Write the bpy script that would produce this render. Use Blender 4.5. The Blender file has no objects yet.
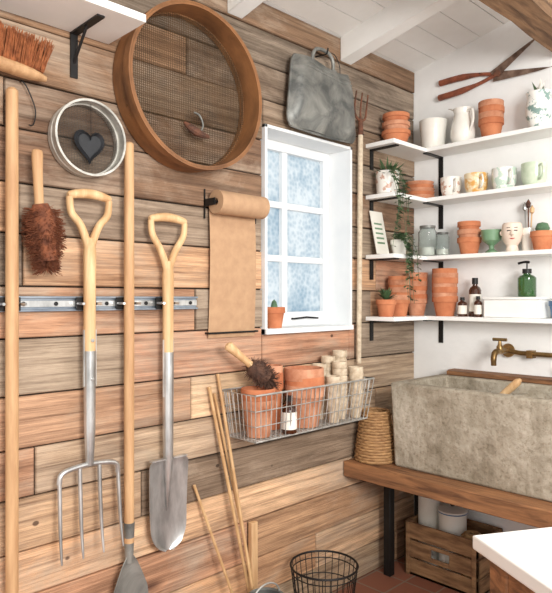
import bpy, bmesh, math, random
from mathutils import Vector, Matrix, Quaternion
random.seed(7)
V=Vector
scene=bpy.context.scene
scene.view_settings.view_transform='Standard'
scene.view_settings.look='None'
EYE=1.23
WX=-1.65      # timber wall plane
BY=2.564      # white wall plane

# ------------------------------------------------------------ materials
def new_mat(name):
    m=bpy.data.materials.new(name); m.use_nodes=True
    nt=m.node_tree; b=nt.nodes['Principled BSDF']
    return m,nt,b
def srgb(c):
    return tuple(((x/255)/12.92 if x/255<=.04045 else ((x/255+.055)/1.055)**2.4) for x in c)+(1,)
def mat(name,c1,c2=None,rough=.6,metal=0,scale=12,stretch=(1,1,1),bump=.1,detail=5,trans=0,lo=.35,hi=.65,coat=0,dist=.0,bscale=None):
    m,nt,b=new_mat(name)
    N=nt.nodes; L=nt.links
    c2=c2 or tuple(int(x*.85) for x in c1)
    tc=N.new('ShaderNodeTexCoord'); mp=N.new('ShaderNodeMapping')
    mp.inputs['Scale'].default_value=stretch
    L.new(tc.outputs['Object'],mp.inputs['Vector'])
    nz=N.new('ShaderNodeTexNoise'); nz.inputs['Scale'].default_value=scale; nz.inputs['Detail'].default_value=detail
    nz.inputs['Roughness'].default_value=.6; nz.inputs['Distortion'].default_value=dist
    L.new(mp.outputs[0],nz.inputs['Vector'])
    cr=N.new('ShaderNodeValToRGB'); cr.color_ramp.elements[0].position=lo; cr.color_ramp.elements[1].position=hi
    cr.color_ramp.elements[0].color=srgb(c1); cr.color_ramp.elements[1].color=srgb(c2)
    L.new(nz.outputs['Fac'],cr.inputs['Fac']); L.new(cr.outputs[0],b.inputs['Base Color'])
    b.inputs['Roughness'].default_value=rough; b.inputs['Metallic'].default_value=metal
    b.inputs['Transmission Weight'].default_value=trans
    b.inputs['Coat Weight'].default_value=coat
    if bump:
        n2=nz
        if bscale:
            n2=N.new('ShaderNodeTexNoise'); n2.inputs['Scale'].default_value=bscale; n2.inputs['Detail'].default_value=6
            L.new(mp.outputs[0],n2.inputs['Vector'])
        bp=N.new('ShaderNodeBump'); bp.inputs['Strength'].default_value=bump; bp.inputs['Distance'].default_value=.01
        L.new(n2.outputs['Fac'],bp.inputs['Height']); L.new(bp.outputs[0],b.inputs['Normal'])
    return m

M={}
M['white']=mat('white_paint',(248,248,245),(242,242,238),.5,bump=.05,scale=6)
M['wallwhite']=mat('limewash',(246,246,244),(238,238,236),.8,bump=.25,scale=3,bscale=25)
M['frame']=mat('window_frame_paint',(236,238,238),(228,231,232),.5,bump=.03,scale=6)
M['ash']=mat('ash_wood',(226,192,146),(196,154,108),.6,scale=10,stretch=(4,4,.5),bump=.06,dist=.5)
M['pine']=mat('pine_wood',(222,186,142),(196,154,110),.6,scale=10,stretch=(4,4,.5),bump=.08)
M['pole']=mat('pole_wood',(210,170,126),(178,136,96),.65,scale=8,stretch=(5,5,.5),bump=.08)
M['hoop']=mat('bent_hoop_wood',(156,106,64),(98,64,38),.6,scale=5,stretch=(2,1,1),bump=.2,detail=8)
M['steel']=mat('polished_steel',(216,216,214),(160,160,158),.30,metal=.75,scale=6,stretch=(3,3,1),bump=.04)
M['zinc']=mat('old_zinc',(150,150,144),(92,94,92),.5,metal=.45,scale=11,bump=.35,detail=9,dist=.6)
M['alu']=mat('rail_aluminium',(170,178,186),(120,130,142),.35,metal=.7,scale=8,bump=.02)
M['black']=mat('black_iron',(22,22,22),(34,32,31),.5,metal=.3,scale=20,bump=.05)
M['wire']=mat('zinc_wire',(206,206,202),(158,158,154),.4,metal=.6,scale=20,bump=.0)
M['mesh']=mat('sieve_wire',(118,90,60),(78,64,48),.6,metal=.3,scale=20,bump=.0)
M['mesh2']=mat('sieve_wire_grey',(120,114,106),(84,80,74),.5,metal=.4,scale=20,bump=.0)
M['galv']=mat('tinned_rim',(216,214,206),(170,168,160),.4,metal=.4,scale=20,bump=.03)
M['rust']=mat('rusted_iron',(128,82,60),(80,56,46),.8,metal=.2,scale=40,bump=.4)
M['redwood']=mat('oiled_shear_handle',(150,84,58),(112,60,42),.6,scale=30,bump=.15)
M['blade']=mat('tarnished_blade',(140,116,100),(90,68,56),.6,metal=.3,scale=30,bump=.2)
M['terra']=mat('terracotta',(204,132,92),(180,106,70),.9,scale=14,bump=.12,bscale=90)
M['terra2']=mat('terracotta_weathered',(210,154,122),(178,114,82),.92,scale=18,bump=.15,bscale=90)
M['fibre']=mat('fibre_pot',(218,202,178),(190,170,144),.95,scale=60,bump=.4)
M['ceramic']=mat('white_ceramic',(240,238,230),(230,226,216),.25,bump=0,scale=5,coat=.4)
M['coir']=mat('coir_bristle',(138,80,50),(92,50,32),.85,scale=50,bump=0)
M['bristle']=mat('bassine_bristle',(186,118,74),(136,78,46),.8,scale=50,bump=0)
M['darkbristle']=mat('dark_bristle',(96,66,50),(60,40,32),.85,scale=50,bump=0)
M['paper']=mat('kraft_paper',(188,152,118),(176,140,108),.85,scale=30,bump=.05)
M['slate']=mat('slate',(40,42,46),(28,29,32),.6,scale=20,bump=.2)
M['bench']=mat('bench_wood',(170,120,80),(96,64,42),.65,scale=7,stretch=(.6,5,6),bump=.4,dist=.6,detail=9)
M['beam']=mat('old_beam',(152,118,86),(92,66,46),.85,scale=7,stretch=(6,.6,6),bump=.6,dist=.6)
M['crate']=mat('crate_wood',(166,128,90),(110,78,52),.75,scale=8,stretch=(1,1,6),bump=.2)
M['bamboo']=mat('bamboo',(212,176,128),(184,142,98),.5,scale=10,stretch=(3,3,.6),bump=.05)
M['brass']=mat('aged_brass',(176,146,98),(120,94,60),.35,metal=.9,scale=15,bump=.05)
M['green']=mat('leaf_green',(90,114,76),(54,80,50),.5,scale=20,bump=0)
M['cactus']=mat('cactus_green',(100,130,96),(66,98,70),.6,scale=30,bump=.2)
M['soil']=mat('soil',(44,32,24),(28,20,14),.95,scale=60,bump=.5)
M['amber']=mat('amber_glass',(74,36,14),(58,26,10),.1,bump=0,coat=.5)
M['greenglass']=mat('green_glass',(64,112,56),(48,90,44),.1,bump=0,trans=.4,coat=.5)
M['label']=mat('paper_label',(236,232,222),(226,222,210),.7,bump=0)
M['twine']=mat('jute_twine',(196,160,112),(150,116,76),.9,scale=20,stretch=(1,1,10),bump=.5)
M['wicker']=mat('wicker',(190,148,100),(138,100,64),.7,scale=30,stretch=(1,1,6),bump=.4)
M['yellow']=mat('amber_glaze',(220,164,84),(240,224,190),.3,bump=0,scale=25,lo=.45,hi=.55)
M['mint']=mat('mint_pattern',(196,216,200),(240,240,234),.3,bump=0,scale=40,lo=.48,hi=.52)
M['bluepat']=mat('floral_pattern',(130,156,150),(240,240,234),.3,bump=0,scale=35,lo=.42,hi=.48)
M['pinkpat']=mat('pink_pattern',(200,160,140),(240,236,228),.3,bump=0,scale=30,lo=.4,hi=.45)
M['palegreen']=mat('pale_green_glaze',(188,206,178),(214,222,202),.3,bump=0,coat=.4,scale=20)
M['gglaze']=mat('green_glaze',(124,158,124),(96,132,98),.3,bump=0,coat=.4)
M['skin']=mat('bisque_face',(236,218,202),(226,206,188),.5,bump=0)
M['ink']=mat('ink',(40,34,32),(30,26,24),.6,bump=0)
M['pink']=mat('lip_pink',(190,90,80),(180,80,70),.6,bump=0)
M['blue']=mat('blue_glaze',(70,110,150),(60,96,134),.3,bump=0)
g,nt,b=new_mat('clear_glass'); b.inputs['Base Color'].default_value=(.9,.95,.94,1); b.inputs['Roughness'].default_value=.05
b.inputs['Transmission Weight'].default_value=.95; b.inputs['IOR'].default_value=1.2; M['glass']=g
# concrete
g,nt,b=new_mat('weathered_concrete'); N=nt.nodes; L=nt.links
tc=N.new('ShaderNodeTexCoord')
def noise(sc,det=8,vec=None,rough=.6,dist=0):
    n=N.new('ShaderNodeTexNoise'); n.inputs['Scale'].default_value=sc; n.inputs['Detail'].default_value=det; n.inputs['Roughness'].default_value=rough; n.inputs['Distortion'].default_value=dist
    L.new(vec or tc.outputs['Object'],n.inputs['Vector']); return n
def ramp(src,p0,c0,p1,c1):
    r=N.new('ShaderNodeValToRGB'); r.color_ramp.elements[0].position=p0; r.color_ramp.elements[1].position=p1
    r.color_ramp.elements[0].color=c0; r.color_ramp.elements[1].color=c1; L.new(src,r.inputs['Fac']); return r
def mul(a,c,f=1.0,mode='MULTIPLY'):
    m=N.new('ShaderNodeMix'); m.data_type='RGBA'; m.blend_type=mode; m.inputs[0].default_value=f
    L.new(a,m.inputs[6]); L.new(c,m.inputs[7]); return m
n1=noise(3.5,10); n2=noise(28,6); n3=noise(90,4)
mp=N.new('ShaderNodeMapping'); mp.inputs['Scale'].default_value=(5,5,.6); L.new(tc.outputs['Object'],mp.inputs['Vector'])
n4=noise(2.2,5,mp.outputs[0]); n5=noise(1.6,6,None,.7,1.5)
r1=ramp(n1.outputs['Fac'],.3,srgb((156,146,128)),.68,srgb((196,187,171)))
r2=ramp(n2.outputs['Fac'],.35,(.74,.72,.68,1),.6,(1,1,1,1))
r3=ramp(n4.outputs['Fac'],.36,(.55,.52,.47,1),.5,(1,1,1,1))
r4=ramp(n3.outputs['Fac'],.36,(.6,.57,.52,1),.46,(1,1,1,1))
r5=ramp(n5.outputs['Fac'],.4,(.75,.72,.68,1),.5,(1,1,1,1))
c=mul(mul(mul(mul(r1.outputs[0],r2.outputs[0],.8).outputs[2],r3.outputs[0],.6).outputs[2],r4.outputs[0],.6).outputs[2],r5.outputs[0],.8)
L.new(c.outputs[2],b.inputs['Base Color']); b.inputs['Roughness'].default_value=.95
bp=N.new('ShaderNodeBump'); bp.inputs['Strength'].default_value=.7; bp.inputs['Distance'].default_value=.01; L.new(n2.outputs['Fac'],bp.inputs['Height']); L.new(bp.outputs[0],b.inputs['Normal'])
M['concrete']=g
# obscured window glass
g,nt,b=new_mat('obscured_glass'); N=nt.nodes; L=nt.links
tc=N.new('ShaderNodeTexCoord'); vo=N.new('ShaderNodeTexVoronoi'); vo.inputs['Scale'].default_value=60
nz=N.new('ShaderNodeTexNoise'); nz.inputs['Scale'].default_value=5; nz.inputs['Detail'].default_value=4
L.new(tc.outputs['Object'],vo.inputs['Vector']); L.new(tc.outputs['Object'],nz.inputs['Vector'])
bp=N.new('ShaderNodeBump'); bp.inputs['Strength'].default_value=.7; bp.inputs['Distance'].default_value=.01
L.new(vo.outputs['Distance'],bp.inputs['Height'])
hv=N.new('ShaderNodeMath'); hv.operation='MULTIPLY'; hv.inputs[1].default_value=.45; L.new(vo.outputs['Distance'],hv.inputs[0])
ad=N.new('ShaderNodeMath'); ad.operation='ADD'; L.new(nz.outputs['Fac'],ad.inputs[0]); L.new(hv.outputs[0],ad.inputs[1])
cr=N.new('ShaderNodeValToRGB'); cr.color_ramp.elements[0].position=.45; cr.color_ramp.elements[1].position=.88
cr.color_ramp.elements[0].color=srgb((196,214,226)); cr.color_ramp.elements[1].color=srgb((244,249,252))
L.new(ad.outputs[0],cr.inputs['Fac'])
tr=N.new('ShaderNodeBsdfTranslucent'); L.new(cr.outputs[0],tr.inputs['Color'])
gl=N.new('ShaderNodeBsdfGlossy'); gl.inputs['Roughness'].default_value=.15; L.new(bp.outputs[0],gl.inputs['Normal'])
tp=N.new('ShaderNodeBsdfTransparent'); L.new(cr.outputs[0],tp.inputs['Color'])
mx=N.new('ShaderNodeMixShader'); mx.inputs[0].default_value=.35; L.new(tr.outputs[0],mx.inputs[1]); L.new(tp.outputs[0],mx.inputs[2])
mx2=N.new('ShaderNodeMixShader'); mx2.inputs[0].default_value=.06; L.new(mx.outputs[0],mx2.inputs[1]); L.new(gl.outputs[0],mx2.inputs[2])
L.new(mx2.outputs[0],N['Material Output'].inputs['Surface']); M['winglass']=g
# floor tiles
g,nt,b=new_mat('quarry_tiles'); N=nt.nodes; L=nt.links
tc=N.new('ShaderNodeTexCoord'); br=N.new('ShaderNodeTexBrick'); br.offset=0
br.inputs['Scale'].default_value=1; br.inputs['Brick Width'].default_value=.15; br.inputs['Row Height'].default_value=.15
br.inputs['Mortar Size'].default_value=.004; br.inputs['Color1'].default_value=srgb((160,104,82)); br.inputs['Color2'].default_value=srgb((130,82,66)); br.inputs['Mortar'].default_value=srgb((150,134,118))
L.new(tc.outputs['Object'],br.inputs['Vector']); L.new(br.outputs['Color'],b.inputs['Base Color']); b.inputs['Roughness'].default_value=.6; M['tile']=g
# planks
m,nt,b=new_mat('reclaimed_planks'); N=nt.nodes; L=nt.links
at=N.new('ShaderNodeAttribute'); at.attribute_name='tint'
rn=N.new('ShaderNodeAttribute'); rn.attribute_name='rnd'
tc=N.new('ShaderNodeTexCoord')
ml=N.new('ShaderNodeMath'); ml.operation='MULTIPLY'; ml.inputs[1].default_value=60; L.new(rn.outputs['Fac'],ml.inputs[0])
def n4d(scale,stretch,det,rough,dist):
    mp=N.new('ShaderNodeMapping'); mp.inputs['Scale'].default_value=stretch; L.new(tc.outputs['Object'],mp.inputs['Vector'])
    n=N.new('ShaderNodeTexNoise'); n.noise_dimensions='4D'; n.inputs['Scale'].default_value=scale; n.inputs['Detail'].default_value=det; n.inputs['Roughness'].default_value=rough; n.inputs['Distortion'].default_value=dist
    L.new(mp.outputs[0],n.inputs['Vector']); L.new(ml.outputs[0],n.inputs['W']); return n
grain=n4d(3.4,(1,.55,15),9,.66,.7)
fine=n4d(9,(1,.7,40),5,.7,.2)
patch=n4d(3.0,(1,.8,2.2),6,.65,.4)
stain=n4d(2.2,(1,1.0,2.6),8,.7,.6)
r1=ramp(grain.outputs['Fac'],.34,(.38,.32,.27,1),.56,(1.08,1.08,1.08,1))
r2=ramp(fine.outputs['Fac'],.36,(.58,.53,.48,1),.56,(1.07,1.07,1.07,1))
r3=ramp(patch.outputs['Fac'],.3,(.64,.58,.53,1),.68,(1.25,1.25,1.25,1))
c=mul(at.outputs['Color'],r1.outputs[0],.82); c=mul(c.outputs[2],r2.outputs[0],.8); c=mul(c.outputs[2],r3.outputs[0],.9)
rg=ramp(stain.outputs['Fac'],.46,(0,0,0,1),.64,(.75,.75,.75,1))
mg=N.new('ShaderNodeMix'); mg.data_type='RGBA'; L.new(rg.outputs[0],mg.inputs[0]); L.new(c.outputs[2],mg.inputs[6])
gr=N.new('ShaderNodeMix'); gr.data_type='RGBA'; gr.blend_type='MULTIPLY'; gr.inputs[0].default_value=.85; gr.inputs[6].default_value=srgb((182,160,136)); L.new(r1.outputs[0],gr.inputs[7])
L.new(gr.outputs[2],mg.inputs[7])
mp3=N.new('ShaderNodeMapping'); mp3.inputs['Scale'].default_value=(.01,3.0,7.5); L.new(tc.outputs['Object'],mp3.inputs['Vector'])
vo=N.new('ShaderNodeTexVoronoi'); vo.voronoi_dimensions='4D'; vo.inputs['Scale'].default_value=1; L.new(mp3.outputs[0],vo.inputs['Vector']); L.new(ml.outputs[0],vo.inputs['W'])
rk=ramp(vo.outputs['Distance'],.06,(.20,.12,.08,1),.2,(1,1,1,1))
c=mul(mg.outputs[2],rk.outputs[0],.9)
mp4=N.new('ShaderNodeMapping'); mp4.inputs['Scale'].default_value=(.01,9,12); L.new(tc.outputs['Object'],mp4.inputs['Vector'])
vn=N.new('ShaderNodeTexVoronoi'); vn.voronoi_dimensions='4D'; vn.inputs['Scale'].default_value=1; L.new(mp4.outputs[0],vn.inputs['Vector']); L.new(ml.outputs[0],vn.inputs['W'])
rk2=ramp(vn.outputs['Distance'],.07,(.12,.08,.06,1),.10,(1,1,1,1))
c=mul(c.outputs[2],rk2.outputs[0],.85)
hs=N.new('ShaderNodeHueSaturation'); hs.inputs['Saturation'].default_value=.88; L.new(c.outputs[2],hs.inputs['Color'])
L.new(hs.outputs[0],b.inputs['Base Color']); b.inputs['Roughness'].default_value=.8
bp=N.new('ShaderNodeBump'); bp.inputs['Strength'].default_value=.7; bp.inputs['Distance'].default_value=.01
L.new(grain.outputs['Fac'],bp.inputs['Height']); L.new(bp.outputs[0],b.inputs['Normal'])
M['plank']=m

# ------------------------------------------------------------ mesh builder
class B:
    def __init__(s): s.bm=bmesh.new(); s.mats=[]
    def mi(s,m):
        if m not in s.mats: s.mats.append(m)
        return s.mats.index(m)
    def face(s,vs,m):
        try:
            f=s.bm.faces.new(vs); f.material_index=s.mi(m); return f
        except ValueError: return None
    def box(s,lo,hi,m,mtx=None):
        x0,y0,z0=lo; x1,y1,z1=hi
        P=[(x0,y0,z0),(x1,y0,z0),(x1,y1,z0),(x0,y1,z0),(x0,y0,z1),(x1,y0,z1),(x1,y1,z1),(x0,y1,z1)]
        vs=[s.bm.verts.new((mtx@V(p)) if mtx else p) for p in P]
        for q in ((0,3,2,1),(4,5,6,7),(0,1,5,4),(1,2,6,5),(2,3,7,6),(3,0,4,7)): s.face([vs[i] for i in q],m)
    def tube(s,pts,r,m,seg=10,closed=False,flat=None):
        pts=[V(p) for p in pts]; n=len(pts)
        rs=r if isinstance(r,(list,tuple)) else [r]*n
        rings=[]; prev=None
        for i,p in enumerate(pts):
            if closed: t=pts[(i+1)%n]-pts[i-1]
            else: t=pts[min(i+1,n-1)]-pts[max(i-1,0)]
            if t.length<1e-9: t=V((0,0,1))
            t.normalize()
            if prev is None:
                a=V((1,0,0)) if abs(t.x)<.9 else V((0,1,0))
                u=(a-t*a.dot(t)).normalized()
            else:
                u=prev-t*prev.dot(t)
                u=u.normalized() if u.length>1e-6 else t.orthogonal().normalized()
            prev=u; w=t.cross(u); k=flat or 1
            rings.append([s.bm.verts.new(p+rs[i]*(math.cos(2*math.pi*j/seg)*u*k+math.sin(2*math.pi*j/seg)*w)) for j in range(seg)])
        for i in range(n if closed else n-1):
            a=rings[i]; b=rings[(i+1)%n]
            for j in range(seg): s.face([a[j],a[(j+1)%seg],b[(j+1)%seg],b[j]],m)
        if not closed:
            s.face(rings[0][::-1],m); s.face(rings[-1],m)
    def lathe(s,prof,c,m,seg=28,axis='Z',mtx=None):
        c=V(c); rings=[]
        for (r,z) in prof:
            if r<1e-6: ring=[V((0,0,z))]
            else: ring=[V((r*math.cos(2*math.pi*j/seg),r*math.sin(2*math.pi*j/seg),z)) for j in range(seg)]
            out=[]
            for p in ring:
                if axis=='X': p=V((p.z,p.x,p.y))
                if axis=='Y': p=V((p.y,p.z,p.x))
                if mtx: p=mtx@p
                out.append(s.bm.verts.new(p+c))
            rings.append(out)
        for a,b in zip(rings,rings[1:]):
            for j in range(seg):
                k=(j+1)%seg
                if len(a)==1 and len(b)==1: continue
                if len(a)==1: s.face([a[0],b[k],b[j]],m)
                elif len(b)==1: s.face([a[j],a[k],b[0]],m)
                else: s.face([a[j],a[k],b[k],b[j]],m)
    def grid(s,fn,nu,nv,m,thick=0):
        vs=[[s.bm.verts.new(fn(i/nu,j/nv)) for j in range(nv+1)] for i in range(nu+1)]
        fs=[]
        for i in range(nu):
            for j in range(nv):
                f=s.face([vs[i][j],vs[i+1][j],vs[i+1][j+1],vs[i][j+1]],m)
                if f: fs.append(f)
        if thick:
            bmesh.ops.recalc_face_normals(s.bm,faces=fs)
            bmesh.ops.solidify(s.bm,geom=fs,thickness=thick)
    def leaf(s,p,d,up,l,w,m):
        p=V(p); d=V(d).normalized(); sd=d.cross(V(up))
        sd=sd.normalized() if sd.length>1e-5 else d.orthogonal().normalized()
        n=sd.cross(d)
        a=s.bm.verts.new(p); b=s.bm.verts.new(p+d*l*.45+sd*w/2+n*w*.15); c=s.bm.verts.new(p+d*l); e=s.bm.verts.new(p+d*l*.45-sd*w/2+n*w*.15)
        mid=s.bm.verts.new(p+d*l*.45)
        s.face([a,b,mid],m); s.face([b,c,mid],m); s.face([c,e,mid],m); s.face([e,a,mid],m)
    def make(s,name,bevel=0,sharp=35,seg=2,parent=None):
        bmesh.ops.recalc_face_normals(s.bm,faces=s.bm.faces)
        for e in s.bm.edges:
            if len(e.link_faces)==2:
                try: e.smooth=e.calc_face_angle()<math.radians(sharp)
                except: pass
        for f in s.bm.faces: f.smooth=True
        me=bpy.data.meshes.new(name); s.bm.to_mesh(me); s.bm.free()
        for m in s.mats: me.materials.append(M[m])
        o=bpy.data.objects.new(name,me); scene.collection.objects.link(o)
        if bevel:
            md=o.modifiers.new('bevel','BEVEL'); md.width=bevel; md.segments=seg; md.limit_method='ANGLE'; md.angle_limit=math.radians(40)
        if parent: o.parent=parent
        return o
def empty(name):
    o=bpy.data.objects.new(name,None); scene.collection.objects.link(o); return o
def spline(pts,n=8):
    pts=[V(p) for p in pts]; out=[]
    P=[pts[0]]+pts+[pts[-1]]
    for i in range(1,len(P)-2):
        for k in range(n):
            t=k/n; a,b,c,d=P[i-1],P[i],P[i+1],P[i+2]
            out.append(.5*((2*b)+(c-a)*t+(2*a-5*b+4*c-d)*t*t+(3*b-a-3*c+d)*t**3))
    out.append(pts[-1]); return out
def rng(a,b): return random.uniform(a,b)

# ------------------------------------------------------------ room shell
Y0=-1.0; X1=1.3; CS=.2
def ceilz(x): return 2.33+CS*(x-WX)
WY0,WY1,WZ0,WZ1=1.548,2.061,1.095,1.875
bm=bmesh.new(); tint=bm.loops.layers.float_color.new('tint'); rl=bm.loops.layers.float_color.new('rnd')
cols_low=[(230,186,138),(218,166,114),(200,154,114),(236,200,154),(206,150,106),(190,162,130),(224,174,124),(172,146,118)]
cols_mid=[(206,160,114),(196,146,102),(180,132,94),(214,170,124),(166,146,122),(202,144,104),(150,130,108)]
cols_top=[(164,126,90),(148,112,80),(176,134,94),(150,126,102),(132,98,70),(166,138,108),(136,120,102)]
z=0; lastc=None
while z<2.33-1e-6:
    hgt=min(rng(.120,.155),2.33-z)
    if 2.33-z-hgt<.05: hgt=2.33-z
    y=Y0-rng(0,1.2)
    while y<BY:
        l=rng(.7,2.1); y1=min(y+l,BY)
        if BY-y1<.15: y1=BY
        ya=max(y,Y0)
        if y1-ya>.02:
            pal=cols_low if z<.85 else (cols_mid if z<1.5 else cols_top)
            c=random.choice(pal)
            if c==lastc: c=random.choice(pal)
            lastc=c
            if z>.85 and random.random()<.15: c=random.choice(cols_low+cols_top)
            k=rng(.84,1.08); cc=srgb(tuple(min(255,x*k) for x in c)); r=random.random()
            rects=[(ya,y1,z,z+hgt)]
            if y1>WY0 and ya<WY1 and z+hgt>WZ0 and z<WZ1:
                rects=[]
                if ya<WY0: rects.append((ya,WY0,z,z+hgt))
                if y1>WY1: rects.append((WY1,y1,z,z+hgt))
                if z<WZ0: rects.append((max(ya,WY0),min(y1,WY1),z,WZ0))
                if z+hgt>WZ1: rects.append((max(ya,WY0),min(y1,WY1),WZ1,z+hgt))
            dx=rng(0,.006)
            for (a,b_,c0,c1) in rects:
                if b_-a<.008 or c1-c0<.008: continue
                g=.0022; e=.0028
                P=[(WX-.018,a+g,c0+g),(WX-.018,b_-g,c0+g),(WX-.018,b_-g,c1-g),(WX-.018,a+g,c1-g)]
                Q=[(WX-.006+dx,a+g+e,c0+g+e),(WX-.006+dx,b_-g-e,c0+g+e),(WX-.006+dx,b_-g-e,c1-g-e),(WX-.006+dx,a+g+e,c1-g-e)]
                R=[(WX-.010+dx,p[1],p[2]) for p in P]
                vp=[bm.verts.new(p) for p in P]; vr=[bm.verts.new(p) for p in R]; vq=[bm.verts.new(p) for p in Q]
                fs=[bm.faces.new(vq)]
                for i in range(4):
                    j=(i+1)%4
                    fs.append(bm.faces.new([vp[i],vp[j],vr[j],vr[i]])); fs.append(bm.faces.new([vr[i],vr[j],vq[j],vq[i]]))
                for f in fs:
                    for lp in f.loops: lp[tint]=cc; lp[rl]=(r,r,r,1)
        y=y1 if y1<BY else BY+1
    z+=hgt
bmesh.ops.recalc_face_normals(bm,faces=bm.faces)
me=bpy.data.meshes.new('wall_left'); bm.to_mesh(me); bm.free(); me.materials.append(M['plank'])
wl=bpy.data.objects.new('wall_left',me); scene.collection.objects.link(wl)
b=B()
xo=WX-.16; xi=WX-.016
b.box((xo,Y0,0),(xi,WY0,2.33),'soil'); b.box((xo,WY1,0),(xi,BY+.1,2.33),'soil')
b.box((xo,WY0,0),(xi,WY1,WZ0),'soil'); b.box((xo,WY0,WZ1),(xi,WY1,2.33),'soil')
b.make('wall_left_core',parent=wl)
b=B(); b.box((WX-.16,BY,0),(X1,BY+.1,3.0),'wallwhite'); b.make('wall_back')
b=B(); b.box((WX-.16,Y0,-.05),(X1,BY+.1,0),'tile'); b.make('floor')
b=B(); x=WX-.1
while x<X1:
    x1=min(x+.11,X1)
    za,zb=ceilz(x),ceilz(x1)
    vs=[(x+.002,Y0,za),(x1-.002,Y0,zb),(x1-.002,BY+.05,zb),(x+.002,BY+.05,za)]
    lo=[b.bm.verts.new(p) for p in vs]; hi=[b.bm.verts.new((p[0],p[1],p[2]+.02)) for p in vs]
    b.face(lo,'white'); b.face(hi,'white')
    for i in range(4): j=(i+1)%4; b.face([lo[i],lo[j],hi[j],hi[i]],'white')
    x+=.11
vs=[b.bm.verts.new(p) for p in [(WX-.16,Y0,ceilz(WX-.16)+.022),(X1,Y0,ceilz(X1)+.022),(X1,BY+.1,ceilz(X1)+.022),(WX-.16,BY+.1,ceilz(WX-.16)+.022)]]
b.face(vs,'white')
b.make('ceiling')
for yc in (.8,1.41,2.03):
    b=B(); P=[]
    for xx in (WX,X1):
        for (yy,dz) in ((yc-.035,-.1),(yc+.035,-.1),(yc+.035,.005),(yc-.035,.005)):
            P.append(b.bm.verts.new((xx,yy,ceilz(xx)+dz)))
    b.face(P[:4],'white'); b.face(P[4:],'white')
    for i in range(4): j=(i+1)%4; b.face([P[i],P[j],P[4+j],P[4+i]],'white')
    b.make('rafter',bevel=.004)
b=B()
ys=[Y0+i*(BY-Y0)/24 for i in range(25)]
rings=[]
for y in ys:
    j=lambda: rng(-.006,.006)
    rings.append([b.bm.verts.new(p) for p in [(-.97+j(),y,2.215+j()),(-.85+j(),y,2.21+j()),(-.845+j(),y,2.29),(-.85+j(),y,2.36+j()),(-.97+j(),y,2.36+j()),(-.975+j(),y,2.29)]])
for a,c in zip(rings,rings[1:]):
    for i in range(6): b.face([a[i],a[(i+1)%6],c[(i+1)%6],c[i]],'beam')
b.face(rings[0],'beam'); b.face(rings[-1],'beam')
b.make('tie_beam',sharp=60)

# window
win=empty('window_1')
b=B()
t=.012; xr=WX-.15
b.box((xr,WY0-.0,WZ0),(WX+.012,WY0+t,WZ1),'frame'); b.box((xr,WY1-t,WZ0),(WX+.012,WY1,WZ1),'frame')
b.box((xr,WY0,WZ1-t),(WX+.012,WY1,WZ1),'frame'); b.box((xr,WY0,WZ0),(WX+.02,WY1,WZ0+.02),'frame')
b.make('reveal',bevel=.001,parent=win)
b=B()
ya,yb,za,zb=WY0+t,WY1-t,WZ0+.02,WZ1-t
xf0,xf1=WX-.15,WX-.105
fr=.038
b.box((xf0,ya,za),(xf1,ya+fr,zb),'frame'); b.box((xf0,yb-fr,za),(xf1,yb,zb),'frame')
b.box((xf0,ya+fr,za),(xf1,yb-fr,za+fr+.02),'frame'); b.box((xf0,ya+fr,zb-fr),(xf1,yb-fr,zb),'frame')
sy0,sy1,sz0,sz1=ya+fr,yb-fr,za+fr+.02,zb-fr
ym=(sy0+sy1)/2-.03
b.box((xf0+.004,ym-.015,sz0),(xf1-.004,ym+.015,sz1),'frame')
for k in (1,2):
    zz=sz0+(sz1-sz0)*k/3
    b.box((xf0+.006,sy0,zz-.013),(xf1-.006,ym-.015,zz+.013),'frame'); b.box((xf0+.006,ym+.015,zz-.013),(xf1-.006,sy1,zz+.013),'frame')
b.make('sash',bevel=.003,parent=win)
b=B(); b.box((WX-.133,sy0-.004,sz0-.004),(WX-.129,sy1+.004,sz1+.004),'winglass'); b.make('glass',parent=win)
b=B(); b.tube([(WX-.1,ym+.03,za+.03),(WX-.085,ym+.03,za+.03),(WX-.08,ym+.1,za+.035),(WX-.08,ym+.17,za+.03)],.004,'black',8); b.make('stay',parent=win)

# ------------------------------------------------------------ pots
def pot(b,c,r,h,m='terra',inv=False,soil=False):
    k=-1 if inv else 1; z0=c[2]+(h if inv else 0)
    pr=[(0,0),(r*.68,0),(r*.9,h*.70),(r*.985,h*.71),(r,h*.72),(r,h*.98),(r*.98,h),(r*.9,h),(r*.87,h*.93),(r*.84,h*.7),(r*.62,h*.06),(0,h*.06)]
    b.lathe([(a,z0+k*z) for a,z in pr],(c[0],c[1],0),m)
    if soil: b.lathe([(0,c[2]+h*.88),(r*.84,c[2]+h*.86)],(c[0],c[1],0),'soil')
def pot_stack(name,c,r,h,n,total,m='terra',inv=False):
    b=B(); dz=(total-h)/max(1,n-1)
    for i in range(n):
        mm=m if i%2==0 else ('terra2' if m=='terra' else ('terra' if m=='terra2' else m))
        pot(b,(c[0]+rng(-.0015,.0015),c[1]+rng(-.0015,.0015),c[2]+dz*i),r*rng(.95,1.0),h,mm,inv)
    return b.make(name)

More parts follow.
